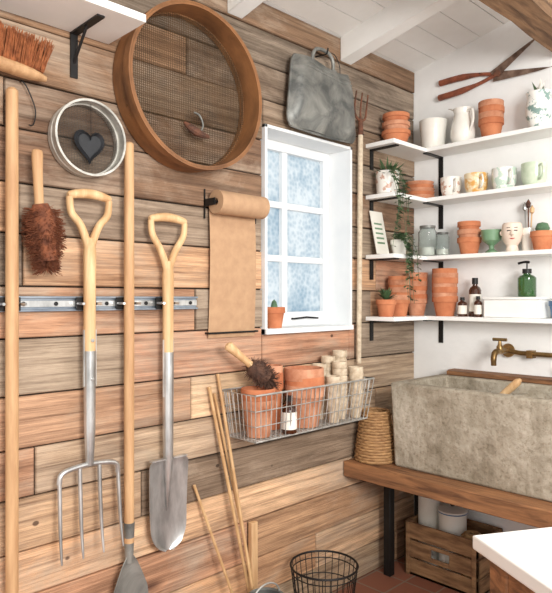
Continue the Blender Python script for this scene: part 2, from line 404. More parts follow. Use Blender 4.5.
# ------------------------------------------------------------ tools on timber wall
b=B()
b.box((WX,.1,1.193),(WX+.006,1.237,1.235),'alu')
b.box((WX+.006,.1,1.193),(WX+.016,1.237,1.199),'alu'); b.box((WX+.006,.1,1.229),(WX+.016,1.237,1.235),'alu')
b.box((WX+.0065,.1,1.205),(WX+.009,1.237,1.223),'steel')
for y in (.66,.75,.905,1.04,1.21):
    b.lathe([(0,0),(.006,0),(.006,.003),(0,.004)],(WX+.009,y,1.214),'black',12,'X')
b.make('tool_rail',bevel=.0008)
FY=.835
for y in (.618,FY,.962,1.101):
    b=B()
    b.box((WX+.016,y-.03,1.196),(WX+.021,y+.03,1.232),'black')
    for s in (-1,1):
        b.tube([(WX+.02,y+s*.026,1.214),(WX+.035,y+s*.026,1.214),(WX+.05,y+s*.0225,1.214),(WX+.06,y+s*.028,1.214)],.004,'steel',8)
    b.make('tool_clip')
TX=WX+.04
def dgrip(b,y,ztop,zsplit,w,m='ash'):
    for s in (-1,1):
        pts=spline([(TX,y,zsplit-.06),(TX,y+s*.006,zsplit-.02),(TX,y+s*.028,zsplit+.035),(TX,y+s*w*.42,ztop-.055),(TX,y+s*w*.46,ztop-.012)],6)
        n=len(pts); b.tube(pts,[.0125-.003*i/n for i in range(n)],m,12)
    pts=spline([(TX,y-w*.5,ztop-.008),(TX,y-w*.25,ztop-.001),(TX,y,ztop+.002),(TX,y+w*.25,ztop-.001),(TX,y+w*.5,ztop-.008)],4)
    n=len(pts)-1
    b.tube(pts,[.008+.006*math.sin(math.pi*i/n)**.5 if 0<i<n else .007 for i in range(n+1)],m,12)
def taper(b,y,z0,z1,r0,r1,m,x=TX): b.tube([(x,y,z0),(x,y,(z0+z1)/2),(x,y,z1)],[r0,(r0+r1)/2,r1],m,14)
# garden fork
b=B(); y=FY
dgrip(b,y,1.524,1.40,.131)
b.tube([(TX,y,1.40),(TX,y,1.36),(TX,y,1.28),(TX,y,1.0)],[.013,.0185,.0175,.0165],'ash',14)
taper(b,y,1.08,.85,.0178,.016,'steel'); taper(b,y,.85,.755,.016,.011,'steel')
b.box((TX-.003,y-.0195,.98),(TX+.003,y+.0195,1.14),'steel')
for z in (1.11,1.0): b.lathe([(.005,.016),(.005,.0195),(0,.0205)],(TX,y,z),'steel',10,'X')
b.tube(spline([(TX,y-.090,.718),(TX,y-.085,.742),(TX,y-.06,.753),(TX,y,.758),(TX,y+.06,.753),(TX,y+.085,.742),(TX,y+.090,.718)],5),.0075,'steel',10)
for o_ in (-.090,-.030,.030,.090):
    zt=.735 if abs(o_)>.05 else .757
    pts=spline([(TX,y+o_,zt),(TX+.004,y+o_,.68),(TX+.012,y+o_*1.02,.58),(TX+.024,y+o_*1.04,.505)],6); n=len(pts)
    b.tube(pts,[.0062-.0045*(i/n)**3 for i in range(n)],'steel',8)
b.make('garden_fork')
# digging spade
b=B(); y=1.101
dgrip(b,y,1.482,1.345,.137)
b.tube([(TX,y,1.345),(TX,y,1.30),(TX,y,1.22),(TX,y,1.0)],[.013,.0185,.0175,.0165],'ash',14)
taper(b,y,1.06,.74,.0178,.0165,'steel')
b.box((TX-.003,y-.0195,.92),(TX+.003,y+.0195,1.10),'steel')
b.tube([(TX,y,.75),(TX+.001,y,.70),(TX-.002,y,.62),(TX-.006,y,.56)],[.0165,.014,.008,.002],'steel',12)
def blade(u,v):
    zz=.728-.292*v; w=.074*(1-.12*v)
    if v>.72: w*=math.sqrt(max(0,1-((v-.72)/.28)**2*.95))
    if v<.06: w*=.80+.20*math.sqrt(v/.06)
    s=(u-.5)*2
    return (TX-.004+.012*s*s-.006*math.sin(v*math.pi)+.0,y+s*w,zz)
b.grid(blade,10,24,'steel',.0022)
for s in (-1,1): b.box((TX-.004,y+s*.04-.026,.724),(TX+.012,y+s*.04+.026,.729),'steel')
b.make('digging_spade')
b=B(); y=.962
b.tube([(TX,y,1.695),(TX,y,1.69),(TX,y,1.2),(TX,y,.50)],[.009,.0145,.0155,.015],'pole',14)
taper(b,y,.56,.44,.0168,.012,'zinc')
b.grid(lambda u,v:(TX+.01*(u-.5)**2*4-.004,y+(u-.5)*2*(.012+.05*min(1,v*2.2)**.8),.46-.24*v),10,12,'zinc',.0025)
b.make('long_handled_shovel')
b=B(); y=.618
b.tube([(TX,y,1.775),(TX,y,1.768),(TX,y,1.2),(TX,y,.32)],[.009,.0155,.0165,.016],'pole',14)
taper(b,y,.38,.26,.0175,.011,'zinc')
b.tube(spline([(TX,y,.27),(TX,y,.22),(TX+.03,y,.20)],5),.007,'zinc',8)
b.box((TX+.028,y-.07,.12),(TX+.032,y+.07,.22),'zinc')
b.make('long_handled_hoe')
# coir hand brush
b=B(); x=WX+.05
b.tube(spline([(x,.680,1.625),(x,.680,1.60),(x,.682,1.54),(x,.686,1.47)],4),[.006,.0125,.014,.0145,.0145,.014,.0135,.013,.0125,.0125,.012,.012,.012],'pole',12)
b.tube([(x,.688,1.48),(x,.695,1.44),(x,.71,1.33)],[.02,.035,.025],'coir',12)
for i in range(1900):
    t=random.random(); zc=1.47-.16*t; a=rng(0,2*math.pi)
    L_=.052*(.75+.35*math.sin(math.pi*min(1,t*1.1+.15)))*rng(.8,1.1)
    p=V((x,.694+.012*t,zc)); d=V((math.cos(a)*.75,math.sin(a),rng(-.6,.15)))
    q=p+d*L_
    q.x=max(q.x,WX+.004); q.y=max(q.y,.640)
    b.tube([p,q],[.0011,.0008],'coir',3)
b.make('coir_hand_brush')
# broom head, bristles up
b=B()
n=14; rings=[]
for i in range(n+1):
    t=i/n; yy=.42+.285*t; zc=1.846-.028*t; w=.026*math.sqrt(max(.12,1-(2*t-1)**6)); hh=.017*math.sqrt(max(.2,1-(2*t-1)**4))
    rings.append([b.bm.verts.new((WX+.045+w*math.cos(a),yy,zc+hh*math.sin(a))) for a in [2*math.pi*j/12 for j in range(12)]])
for a,c in zip(rings,rings[1:]):
    for j in range(12): b.face([a[j],a[(j+1)%12],c[(j+1)%12],c[j]],'pole')
b.face(rings[0],'pole'); b.face(rings[-1],'pole')
for i in range(1300):
    t=rng(.04,.96); xx=rng(-.02,.02)
    p=V((WX+.045+xx,.42+.285*t,1.855-.028*t)); q=p+V((xx*.35,(t-.5)*.05+rng(-.010,.010),rng(.075,.090)))
    b.tube([p,q],[.0014,.001],'bristle',3)
b.make('broom_head')
b=B(); b.tube(spline([(WX+.0,.655,1.81),(WX+.012,.655,1.81),(WX+.014,.67,1.79),(WX+.014,.69,1.74),(WX+.014,.685,1.70),(WX+.014,.672,1.695)],6),.0018,'black',6); b.make('wire_hook')

# sieves
def sieve(y,z,r,d,m,meshm,wallx,nw,ring_t=.006,mesh_off=.02,wr=.0007):
    b=B()
    x0=wallx+.004
    b.lathe([(r-ring_t,0),(r,0),(r,d),(r-ring_t,d),(r-ring_t,0)],(x0,y,z),m,64,'X')
    b.lathe([(r-ring_t-.004,0),(r-ring_t,0),(r-ring_t,.02),(r-ring_t-.004,.02),(r-ring_t-.004,0)],(x0,y,z),m,64,'X')
    R=r-ring_t
    for i in range(1,nw):
        o_=-R+2*R*i/nw; hl=math.sqrt(max(0,R*R-o_*o_))
        b.tube([(x0+mesh_off,y+o_,z-hl),(x0+mesh_off,y+o_,z+hl)],wr,meshm,3)
        b.tube([(x0+mesh_off+wr,y-hl,z+o_),(x0+mesh_off+wr,y+hl,z+o_)],wr,meshm,3)
    return b
b=sieve(1.184,1.90,.256,.10,'hoop','mesh',WX,70,.007,.022,.0009)
b.lathe([(.2565,.07),(.262,.07),(.262,.10),(.2565,.10)],(WX+.004,1.184,1.90),'hoop',64,'X')
for k in range(3): b.lathe([(0,0),(.003,0),(.003,.003),(0,.004)],(WX+.05,1.184-.2565*math.cos(.3+k*.1),1.9-.2565*math.sin(.3+k*.1)),'brass',8,'Y')
b.make('garden_riddle')
b=sieve(.834,1.683,.105,.05,'galv','mesh2',WX,44,.003,.012,.0007)
b.lathe([(.105,.046),(.108,.048),(.108,.053),(.102,.053)],(WX+.004,.834,1.683),'galv',48,'X')
b.lathe([(.105,.02),(.107,.022),(.105,.024)],(WX+.004,.834,1.683),'galv',48,'X')
b.make('wire_mesh_sieve')
b=B(); pts=[]
for i in range(36):
    t=2*math.pi*i/36
    hx=16*math.sin(t)**3; hz=13*math.cos(t)-5*math.cos(2*t)-2*math.cos(3*t)-math.cos(4*t)
    pts.append((hx*.0030,hz*.0034))
f=[b.bm.verts.new((WX+.026,.842+p,1.668+q)) for p,q in pts]; k=[b.bm.verts.new((WX+.036,.842+p*.85,1.668+q*.85)) for p,q in pts]; k2=[b.bm.verts.new((WX+.028,.842+p*.72,1.668+q*.72)) for p,q in pts]
b.face(f,'slate'); b.face(k2,'slate')
for i in range(36): j=(i+1)%36; b.face([f[i],f[j],k[j],k[i]],'slate'); b.face([k[i],k[j],k2[j],k2[i]],'slate')
b.tube([(WX+.034,.842,1.695),(WX+.034,.842,1.75),(WX+.034,.842,1.785)],.001,'black',5)
b.make('slate_heart')
b=B()
b.tube(spline([(WX+.03,1.17,1.80),(WX+.045,1.20,1.775),(WX+.05,1.235,1.765),(WX+.045,1.26,1.765)],5),[.004,.007,.010,.012,.014,.014,.014,.013,.012,.011,.010,.009,.008,.007,.006,.004],'rust',10)
b.tube(spline([(WX+.045,1.225,1.775),(WX+.045,1.235,1.80),(WX+.04,1.225,1.83),(WX+.03,1.21,1.84)],5),.003,'zinc',8)
b.make('metal_bird_ornament')

b=B(); b.box((WX,.05,1.986),(WX+.205,.917,2.008),'white'); b.make('wall_shelf',bevel=.002)
b=B(); b.box((WX,.795,1.858),(WX+.005,.817,1.986),'black'); b.box((WX,.795,1.981),(WX+.16,.817,1.986),'black')
b.tube([(WX+.003,.806,1.90),(WX+.08,.806,1.983)],.004,'black',6); b.make('shelf_bracket')

# paper roll
b=B()
zr=1.553; yl,yr_=1.285,1.498
for y in (yl-.012,yr_+.008):
    b.box((WX,y,1.50),(WX+.004,y+.004,1.60),'black'); b.box((WX,y,zr-.012),(WX+.058,y+.004,zr+.012),'black')
b.tube([(WX+.05,yl-.014,zr),(WX+.05,yr_+.014,zr)],.005,'black',10)
b.lathe([(.012,0),(.040,0),(.040,yr_-yl),(.012,yr_-yl),(.012,0)],(WX+.05,yl,zr),'paper',36,'Y')
def sheet(u,v):
    return (WX+.0105+.006*math.sin(v*4)+.004*u*v,yl+.002+(yr_-yl-.004)*u,zr-.46*v)
b.grid(sheet,4,24,'paper',.0006)
b.tube([(WX+.022,yl-.004,1.11),(WX+.022,yr_+.004,1.11)],.0035,'black',8)
for y in (yl-.004,yr_+.004): b.tube([(WX,y,1.11),(WX+.022,y,1.11)],.0035,'black',8)
b.make('kraft_paper_roll')

# galvanised bag: rounded lower corners, creased sides, rolled top, riveted handle
b=B()
def bag(side):
    def fn(u,v):
        w=.170+.036*v
        if v>.86: w*=math.sqrt(max(0,1-((v-.86)/.14)**2*.20))
        if v<.10: w*=.94+.06*(v/.10)
        yy=1.832+(u-.5)*2*w+(.008*v)
        zz=2.155-.27*v+.010*math.sin(u*math.pi*2)*(1-v)-.006*math.sin(u*math.pi)*v
        edge=min(1,min(u,1-u)/.12); eb=math.sin(edge*math.pi/2)
        bul=(.006+.028*math.sin(min(1,v*1.02)*math.pi)**.6)*eb+.005*math.sin(u*11+v*4)*math.sin(v*7+u*3)*eb
        return (WX+.04+side*(.004+max(0,bul)),yy,zz)
    return fn
b.grid(bag(1),30,24,'zinc',.0012); b.grid(bag(-1),30,24,'zinc',.0012)
for q in ([bag(1)(0,v/14) for v in range(15)],[bag(1)(1,v/14) for v in range(15)],[bag(1)(v/14,1) for v in range(15)],[bag(1)(v/14,0) for v in range(15)]):
    b.tube([(WX+.04,p[1],p[2]) for p in q],.0065,'zinc',8)
for v0 in (.10,.16):
    b.tube([V(bag(1)(u/16,v0))+V((.002,0,0)) for u in range(17)],.003,'zinc',6)
for yy in (1.765,1.89):
    b.box((WX+.046,yy-.012,2.09),(WX+.058,yy+.012,2.15),'zinc')
    for zz in (2.105,2.13): b.lathe([(.004,0),(.003,.003),(0,.004)],(WX+.058,yy,zz),'steel',8,'X')
b.tube(spline([(WX+.05,1.765,2.14),(WX+.052,1.768,2.185),(WX+.052,1.795,2.21),(WX+.052,1.855,2.21),(WX+.052,1.885,2.185),(WX+.05,1.89,2.14)],6),.0075,'zinc',8)
b.tube(spline([(WX,1.84,2.205),(WX+.05,1.84,2.2),(WX+.062,1.84,2.205),(WX+.066,1.84,2.222)],5),.003,'black',6)
b.tube(spline([(WX+.02,1.87,2.225),(WX+.02,1.93,2.235),(WX+.02,1.965,2.20),(WX+.02,1.97,2.16)],5),.0018,'black',5)
b.make('galvanised_bag',sharp=50)

b=B(); yy=2.095; xx=WX+.03
b.tube([(xx,yy-.012,.95),(xx,yy-.006,1.4),(xx,yy,1.95)],[.0105,.011,.0115],'fibre',10)
taper(b,yy,1.93,2.0,.0145,.009,'rust',xx)
for s in (-1,0,1):
    pts=spline([(xx,yy,1.99),(xx,yy+s*.030,2.005),(xx,yy+s*.040,2.04),(xx+.01,yy+s*.040,2.11)],5); n=len(pts)
    b.tube(pts,[.006-.003*i/n for i in range(n)],'rust',8)
b.tube([(WX,yy+.004,1.93),(xx+.016,yy+.004,1.93)],.002,'black',6)
b.make('long_weeding_fork')

# ------------------------------------------------------------ wire wall basket
def wire_basket(name,x0,x1,y0,y1,z0,z1):
    b=B(); w=.0036; t=.0019
    ix0,ix1,iy0,iy1=x0+.012,x1-.02,y0+.02,y1-.02
    loop=lambda a,bb,c,d,z,r: b.tube([(a,c,z),(bb,c,z),(bb,d,z),(a,d,z)],r,'wire',8,closed=True)
    loop(x0,x1,y0,y1,z1,w); loop(ix0,ix1,iy0,iy1,z0,w)
    for k in (.33,.66):
        l=lambda a,c:a+(c-a)*k
        loop(l(ix0,x0),l(ix1,x1),l(iy0,y0),l(iy1,y1),l(z0,z1),t)
    n=26
    for i in range(n+1):
        u=i/n
        b.tube([(x0,y0+(y1-y0)*u,z1),(ix0,iy0+(iy1-iy0)*u,z0),(ix1,iy0+(iy1-iy0)*u,z0),(x1,y0+(y1-y0)*u,z1)],t,'wire',6)
    n=8
    for i in range(n+1):
        u=i/n
        b.tube([(x0+(x1-x0)*u,y0,z1),(ix0+(ix1-ix0)*u,iy0,z0),(ix0+(ix1-ix0)*u,iy1,z0),(x0+(x1-x0)*u,y1,z1)],t,'wire',6)
    return b.make(name)
wire_basket('wire_wall_basket',WX+.006,WX+.186,1.34,1.98,.752,.91)
bz=.756
pot_stack('terracotta_pot',(WX+.108,1.425,bz),.060,.13,2,.165,'terra2')
pot_stack('terracotta_pot',(WX+.10,1.665,bz),.078,.155,3,.215,'terra2')
b=B(); pot(b,(WX+.056,1.540,bz),.042,.205,'terra'); pot(b,(WX+.056,1.540,bz+.025),.040,.205,'terra2'); b.make('terracotta_long_tom_pot')
for (dy,dx,tt) in ((1.80,.055,.215),(1.86,.11,.225),(1.925,.055,.26),(1.93,.135,.20),(1.79,.135,.175),(1.862,.045,.24)):
    pot_stack('fibre_pot_stack',(WX+dx,dy,bz),.030,.085,6,tt,'fibre')
b=B(); b.lathe([(0,0),(.026,0),(.028,.006),(.028,.08),(.022,.095),(.012,.102),(.012,.115),(0,.115)],(WX+.148,1.535,bz),'amber',20)
b.lathe([(.0284,.015),(.0284,.075)],(WX+.148,1.535,bz),'label',20)
b.lathe([(.014,.112),(.014,.13),(0,.131)],(WX+.148,1.535,bz),'black',16); b.make('plant_food_bottle')
b=B()
h0=V((WX+.09,1.30,1.075)); h1=V((WX+.105,1.395,1.00))
d=(h1-h0)
b.tube([h0,h0+d*.06,h0+d*.4,h0+d*.8,h1],[.008,.017,.014,.012,.014],'ash',12)
b.tube([h1-d*.05,h1+d*.2,h1+d*.6],[.02,.035,.03],'darkbristle',12)
for i in range(1000):
    p=h1+d*rng(0,.75); a=V((rng(-1,1),rng(-1,1),rng(-1,1))).normalized()
    q=p+a*rng(.03,.05)+V((0,.008,-.006)); q.x=max(q.x,WX+.005)
    b.tube([p,q],[.0012,.0008],'darkbristle',3)
b.make('potting_brush')
for (p,q,r) in (((WX+.012,1.287,.925),(WX+.10,1.445,.005),.006),((WX+.012,1.325,.965),(WX+.14,1.42,.005),.0055),((WX+.012,1.224,.606),(WX+.12,1.40,.005),.005),((WX+.012,1.31,.90),(WX+.06,1.50,.005),.005)):
    b=B(); p=V(p); q=V(q); n=12; P=[];R=[]
    for i in range(n+1):
        t=i/n; a=p.lerp(q,t); P+= [a-(q-p)*.004,a,a+(q-p)*.004] ; R+=[r,r*1.22,r]
    b.tube(P,R,'bamboo',8); b.make('bamboo_cane')
b=B(); b.box((WX+.005,1.47,.0),(WX+.025,1.50,.42),'pine'); b.make('wooden_stake',bevel=.002)

b=B(); cx,cy=-1.50,1.72; rt,rb,h=.125,.095,.235
for z,r,w in ((h,rt,.004),(h*.66,(rt*.66+rb*.34),.002),(h*.33,(rt*.33+rb*.67),.002),(.006,rb,.004),(h*.9,rt*.97,.002)):
    b.tube([(cx+r*math.cos(a),cy+r*math.sin(a),z) for a in [2*math.pi*i/40 for i in range(40)]],w,'black',6,closed=True)
for i in range(28):
    a=2*math.pi*i/28; b.tube([(cx+rb*math.cos(a),cy+rb*math.sin(a),.006),(cx+rt*math.cos(a),cy+rt*math.sin(a),h)],.0016,'black',5)
for i in range(-4,5):
    o_=i*.02; l=math.sqrt(rb*rb-o_*o_); b.tube([(cx+o_,cy-l,.006),(cx+o_,cy+l,.006)],.0016,'black',5); b.tube([(cx-l,cy+o_,.006),(cx+l,cy+o_,.006)],.0016,'black',5)
b.make('black_wire_basket')
b=B(); c=(-1.44,1.365,0)
b.lathe([(0,0),(.05,0),(.062,.25),(.066,.255),(.062,.26),(.056,.255),(.046,.01),(0,.01)],c,'zinc',28)
b.tube([(c[0],c[1]+.062*math.cos(a),.25+.05*math.sin(a)) for a in [math.pi*i/16 for i in range(17)]],.003,'wire',6)
b.make('galvanised_bucket')

# ------------------------------------------------------------ corner shelves
SH=[1.901,1.674,1.411,1.139]
for k,zs in enumerate(SH):
    b=B(); yf=2.42; xi=-1.50; P=[(WX,2.17),(xi,2.17),(xi,yf),(-.3,yf),(-.3,BY),(WX,BY)]
    lo=[b.bm.verts.new((x,y,zs-.009)) for x,y in P]; hi=[b.bm.verts.new((x,y,zs+.009)) for x,y in P]
    b.face(lo,'white'); b.face(hi,'white')
    for i in range(6): j=(i+1)%6; b.face([lo[i],lo[j],hi[j],hi[i]],'white')
    b.make('corner_shelf',bevel=.0015)
    z=zs-.0095
    L1=.19 if k==0 else .11
    b=B(); b.box((-1.518,BY-.005,z-L1),(-1.496,BY,z),'black'); b.box((-1.518,BY-.14,z-.005),(-1.496,BY,z),'black'); b.make('shelf_bracket')
    b=B(); b.box((WX,2.20,z-.09),(WX+.005,2.222,z),'black'); b.box((WX,2.20,z-.005),(WX+.14,2.222,z),'black'); b.make('shelf_bracket')
    b=B(); b.box((-.55,BY-.005,z-.11),(-.528,BY,z),'black'); b.box((-.55,BY-.14,z-.005),(-.528,BY,z),'black'); b.make('shelf_bracket')
T=[s+.0092 for s in SH]
IY=2.49
def mug(name,x,z,r,h,m,handle=True,y=IY):
    b=B(); b.lathe([(0,0),(r*.7,0),(r*.78,.004),(r*.95,h*.35),(r,h*.8),(r,h),(r*.93,h),(r*.9,h*.4),(r*.6,.008),(0,.008)],(x,y,z),m,28)
    if handle:
        b.tube(spline([(x+r*.7,y-r*.68,z+h*.8),(x+r*1.05,y-r*1.0,z+h*.82),(x+r*1.2,y-r*1.1,z+h*.5),(x+r*.95,y-r*.95,z+h*.25),(x+r*.66,y-r*.66,z+h*.25)],5),.0045,m if m=='palegreen' else 'ceramic',8)
    return b.make(name)
b=B()
for i in range(3): pot(b,(-1.572,2.29,T[0]+i*.038),.064-.002*i,.062,'terra' if i!=1 else 'terra2')
b.make('terracotta_bowl_stack')
b=B(); b.lathe([(0,0),(.048,0),(.052,.005),(.060,.09),(.0625,.11),(.0625,.136),(.058,.136),(.05,.01),(0,.01)],(-1.505,2.49,T[0]),'ceramic'); b.make('white_ceramic_pot')
b=B(); c=(-1.355,IY,T[0])
b.lathe([(0,0),(.038,0),(.042,.005),(.053,.03),(.054,.06),(.046,.10),(.038,.125),(.038,.14),(.044,.158),(.041,.158),(.035,.135),(.034,.12),(.047,.07),(.03,.01),(0,.01)],c,'ceramic')
b.tube(spline([(c[0]+.03,c[1]-.02,c[2]+.14),(c[0]+.062,c[1]-.035,c[2]+.14),(c[0]+.068,c[1]-.038,c[2]+.09),(c[0]+.046,c[1]-.025,c[2]+.05)],6),.0055,'ceramic',8)
b.leaf((c[0]-.03,c[1]-.02,c[2]+.15),(-1,-.5,.5),(0,0,1),.035,.03,'ceramic'); b.make('white_jug')
pot_stack('terracotta_pot_stack',(-1.224,IY,T[0]),.053,.085,4,.160,'terra')
b=B(); b.lathe([(0,0),(.032,0),(.05,.05),(.052,.09),(.044,.13),(.05,.15),(.046,.15),(.04,.13),(.047,.09),(.03,.01),(0,.01)],(-1.02,IY,T[0]),'bluepat')
for i in range(16):
    a=rng(0,6.28); b.leaf((-1.02,IY,T[0]+.13),(math.cos(a),math.sin(a),rng(1,3)),(0,0,1),rng(.05,.08),.016,'ceramic' if i%2 else 'green')
b.make('patterned_vase')
# shears on wall
b=B(); yw=BY-.022; P0=V((-1.219,yw,2.204))
def shear(hand,blade_tip,bend,dy,flip):
    h=V((hand[0],yw+dy,hand[1])); t=V((blade_tip[0],yw+dy,blade_tip[1])); p=P0+V((0,dy,0))
    pts=spline([p,p.lerp(h,.3)+V((0,0,bend)),p.lerp(h,.65)+V((0,0,bend*.9)),h],6); n=len(pts)
    b.tube(pts,[.008 if i<n*.35 else .008+.006*min(1,(i-n*.35)/4) for i in range(n)],'redwood',10)
    d=(t-p).normalized(); n_=V((-d.z,0,d.x))*flip
    Lb=(t-p).length
    def fn(u,v):
        w0=-.012; w1=.030*(1-v)**.6-.006*v
        return p+d*(Lb*v*1.0-.02)+n_*(w0*(1-v*.8)+(w1-w0*(1-v*.8))*u)
    b.grid(fn,3,16,'blade',.003)
shear((-1.505,2.165),(-1.02,2.330),-.010,0,1)
shear((-1.505,2.235),(-.97,2.170),.012,.007,-1)
b.lathe([(0,-.014),(.014,-.012),(.014,.012),(0,.013)],P0,'rust',14,'Y')
b.tube([(-1.30,BY,2.225),(-1.30,BY-.03,2.225)],.002,'black',6)
b.make('hedge_shears')
# second shelf
b=B(); c=(-1.572,2.225,T[1]); b.lathe([(0,0),(.04,0),(.047,.005),(.052,.10),(.048,.10),(.04,.01),(0,.01)],c,'pinkpat'); b.lathe([(0,.088),(.047,.087)],c,'soil')
for i in range(46):
    a=rng(0,6.28); L_=rng(.05,.10)
    p=V(c)+V((math.cos(a)*.02,math.sin(a)*.02,.088))
    tip=p+V((math.cos(a)*L_*.7,math.sin(a)*L_*.8,rng(-.01,.07))); tip.x=max(tip.x,WX+.01); tip.z=min(tip.z,T[1]+.17)
    b.leaf(p,tip-p,(0,0,1),(tip-p).length,.012,'green')
for i in range(8):
    yy=2.19+rng(-.03,.07); ln=rng(.10,.25)
    p=[V(c)+V((0,0,.09)),V((-1.53,yy,T[1]+.11)),V((-1.490,yy,T[1]+.03)),V((-1.487+rng(0,.012),yy+rng(-.02,.02),T[1]-.06)),V((-1.487+rng(0,.02),yy+rng(-.04,.04),T[1]-ln))]
    pp=spline(p,7); b.tube(pp,.001,'green',4)
    for q in pp[6::2]:
        for s in (-1,1): b.leaf(q,(rng(0,1),s*rng(.5,1),rng(-.7,.3)),(0,0,1),rng(.018,.028),rng(.013,.02),'green')
b.make('potted_trailing_ivy')
b=B()
for i in range(5):
    z=T[1]+i*.016; r=.07-.004*(i>2); b.lathe([(0,z),(r*.85,z),(r,z+.02),(r*.95,z+.02),(r*.8,z+.005),(0,z+.005)],(-1.565,2.47,0),'terra' if i%2 else 'terra2')
b.make('terracotta_saucer_stack')
mug('coffee_mug',-1.414,T[1],.046,.088,'pinkpat'); mug('coffee_mug',-1.293,T[1],.05,.088,'yellow'); mug('coffee_mug',-1.166,T[1],.050,.092,'mint'); mug('coffee_mug',-1.040,T[1],.050,.094,'palegreen')
# third shelf
b=B(); mt=Matrix.Translation((WX+.05,2.225,T[2]))@Matrix.Rotation(math.radians(-12),4,'Y')
b.box((0,-.04,.003),(.004,.05,.20),'label',mt)
for i in range(5): b.box((.004,-.025,.05+i*.022),(.0046,.03,.058+i*.022),'gglaze',mt)
b.make('printed_garden_card')
for (x,y,r,h) in ((-1.535,2.49,.042,.145),(-1.462,2.50,.030,.11)):
    b=B(); b.lathe([(0,0),(r*.95,0),(r,.005),(r,h*.8),(r*.8,h*.88),(r*.8,h*.92),(r*.75,h*.92),(r*.75,h*.88),(r*.93,h*.78),(r*.93,.006),(0,.006)],(x,y,T[2]),'glass',24)
    b.lathe([(0,h*.921),(r*.86,h*.921),(r*.86,h),(0,h)],(x,y,T[2]),'zinc',24); b.lathe([(0,.007),(r*.9,.008),(r*.9,h*.3),(0,h*.32)],(x,y,T[2]),'label',20); b.make('glass_storage_jar')
pot_stack('terracotta_pot_stack',(-1.326,IY,T[2]),.052,.075,3,.145,'terra')
b=B(); c=(-1.222,IY,T[2]); b.lathe([(0,0),(.028,0),(.026,.008),(.010,.02),(.012,.035),(.038,.055),(.046,.10),(.042,.10),(.034,.06),(0,.045)],c,'gglaze'); b.lathe([(0,.095),(.041,.095)],c,'soil'); b.make('green_goblet_planter')
b=B(); c=V((-1.128,2.482,T[2]))
b.lathe([(0,0),(.022,0),(.026,.01),(.022,.028),(.034,.045),(.041,.07),(.042,.095),(.038,.118),(.034,.122),(.034,.112),(0,.105)],c,'skin',28)
f=V((.42,-.9,0)).normalized(); sd=V((f.y,-f.x,0))*-1
b.tube([c+f*.040+V((0,0,.09)),c+f*.050+V((0,0,.072)),c+f*.042+V((0,0,.066))],[.003,.007,.004],'skin',8)
for s in (-1,1):
    b.tube([c+f*.0405+sd*s*.006+V((0,0,.088)),c+f*.0385+sd*s*.02+V((0,0,.087))],.0022,'ink',6)
    b.tube([c+f*.040+sd*s*.007+V((0,0,.099)),c+f*.038+sd*s*.021+V((0,0,.100))],.0013,'ink',6)
    b.tube([c+sd*s*.041+V((0,0,.09)),c+sd*s*.045+V((0,0,.082)),c+sd*s*.041+V((0,0,.072))],.004,'skin',8)
b.tube([c+f*.036-sd*.01+V((0,0,.056)),c+f*.040+V((0,0,.054)),c+f*.036+sd*.01+V((0,0,.056))],[.001,.003,.001],'pink',8)
b.make('face_planter')
b=B(); c=V((-1.078,2.525,T[2])); b.lathe([(0,0),(.026,0),(.028,.10),(.025,.10),(.024,.01),(0,.01)],c,'ceramic')
for (dx,dz,m) in ((-.015,.19,'steel'),(0,.20,'rust'),(.015,.175,'pine')):
    b.tube([c+V((dx*.4,0,.012)),c+V((dx,-.0,dz))],.003,m,6); b.lathe([(0,-.02),(.009,-.01),(.01,.005),(0,.022)],c+V((dx,0,dz)),m,10)
b.make('utensil_pot')
b=B(); pot(b,(-1.004,2.485,T[2]),.047,.078,'terra',soil=True)
b.lathe([(0,.065),(.022,.07),(.028,.09),(.02,.11),(0,.116)],(-1.004,2.485,T[2]),'cactus',16); b.make('potted_cactus')
b=B(); c=V((-1.572,2.315,T[2])); pot(b,c,.04,.07,'ceramic',soil=True)
for i in range(9):
    a=rng(-1.9,.4); rr=rng(.04,.07); ln=rng(.05,.22)
    p=[c+V((0,0,.065)),c+V((math.cos(a)*.03,math.sin(a)*.03,.095)),c+V((.06,math.sin(a)*rr,.06)),c+V((.084,math.sin(a)*rr*1.1,.01)),c+V((.086,math.sin(a)*rr*1.2,-ln*.4)),c+V((.086+rng(0,.012),math.sin(a)*rr*1.2,-ln))]
    pp=spline(p,6); b.tube(pp,.001,'green',4)
    for q in pp[3::2]:
        for s in (-1,1): b.leaf(q,(rng(0,1),s*rng(.5,1),rng(-.7,.3)),(0,0,1),rng(.016,.024),rng(.013,.019),'green')
for i in range(30):
    a=rng(0,6.28); b.leaf(c+V((0,0,.065)),(math.cos(a),math.sin(a),rng(.3,1.5)),(0,0,1),rng(.03,.06),.018,'green')
b.make('trailing_string_of_hearts')
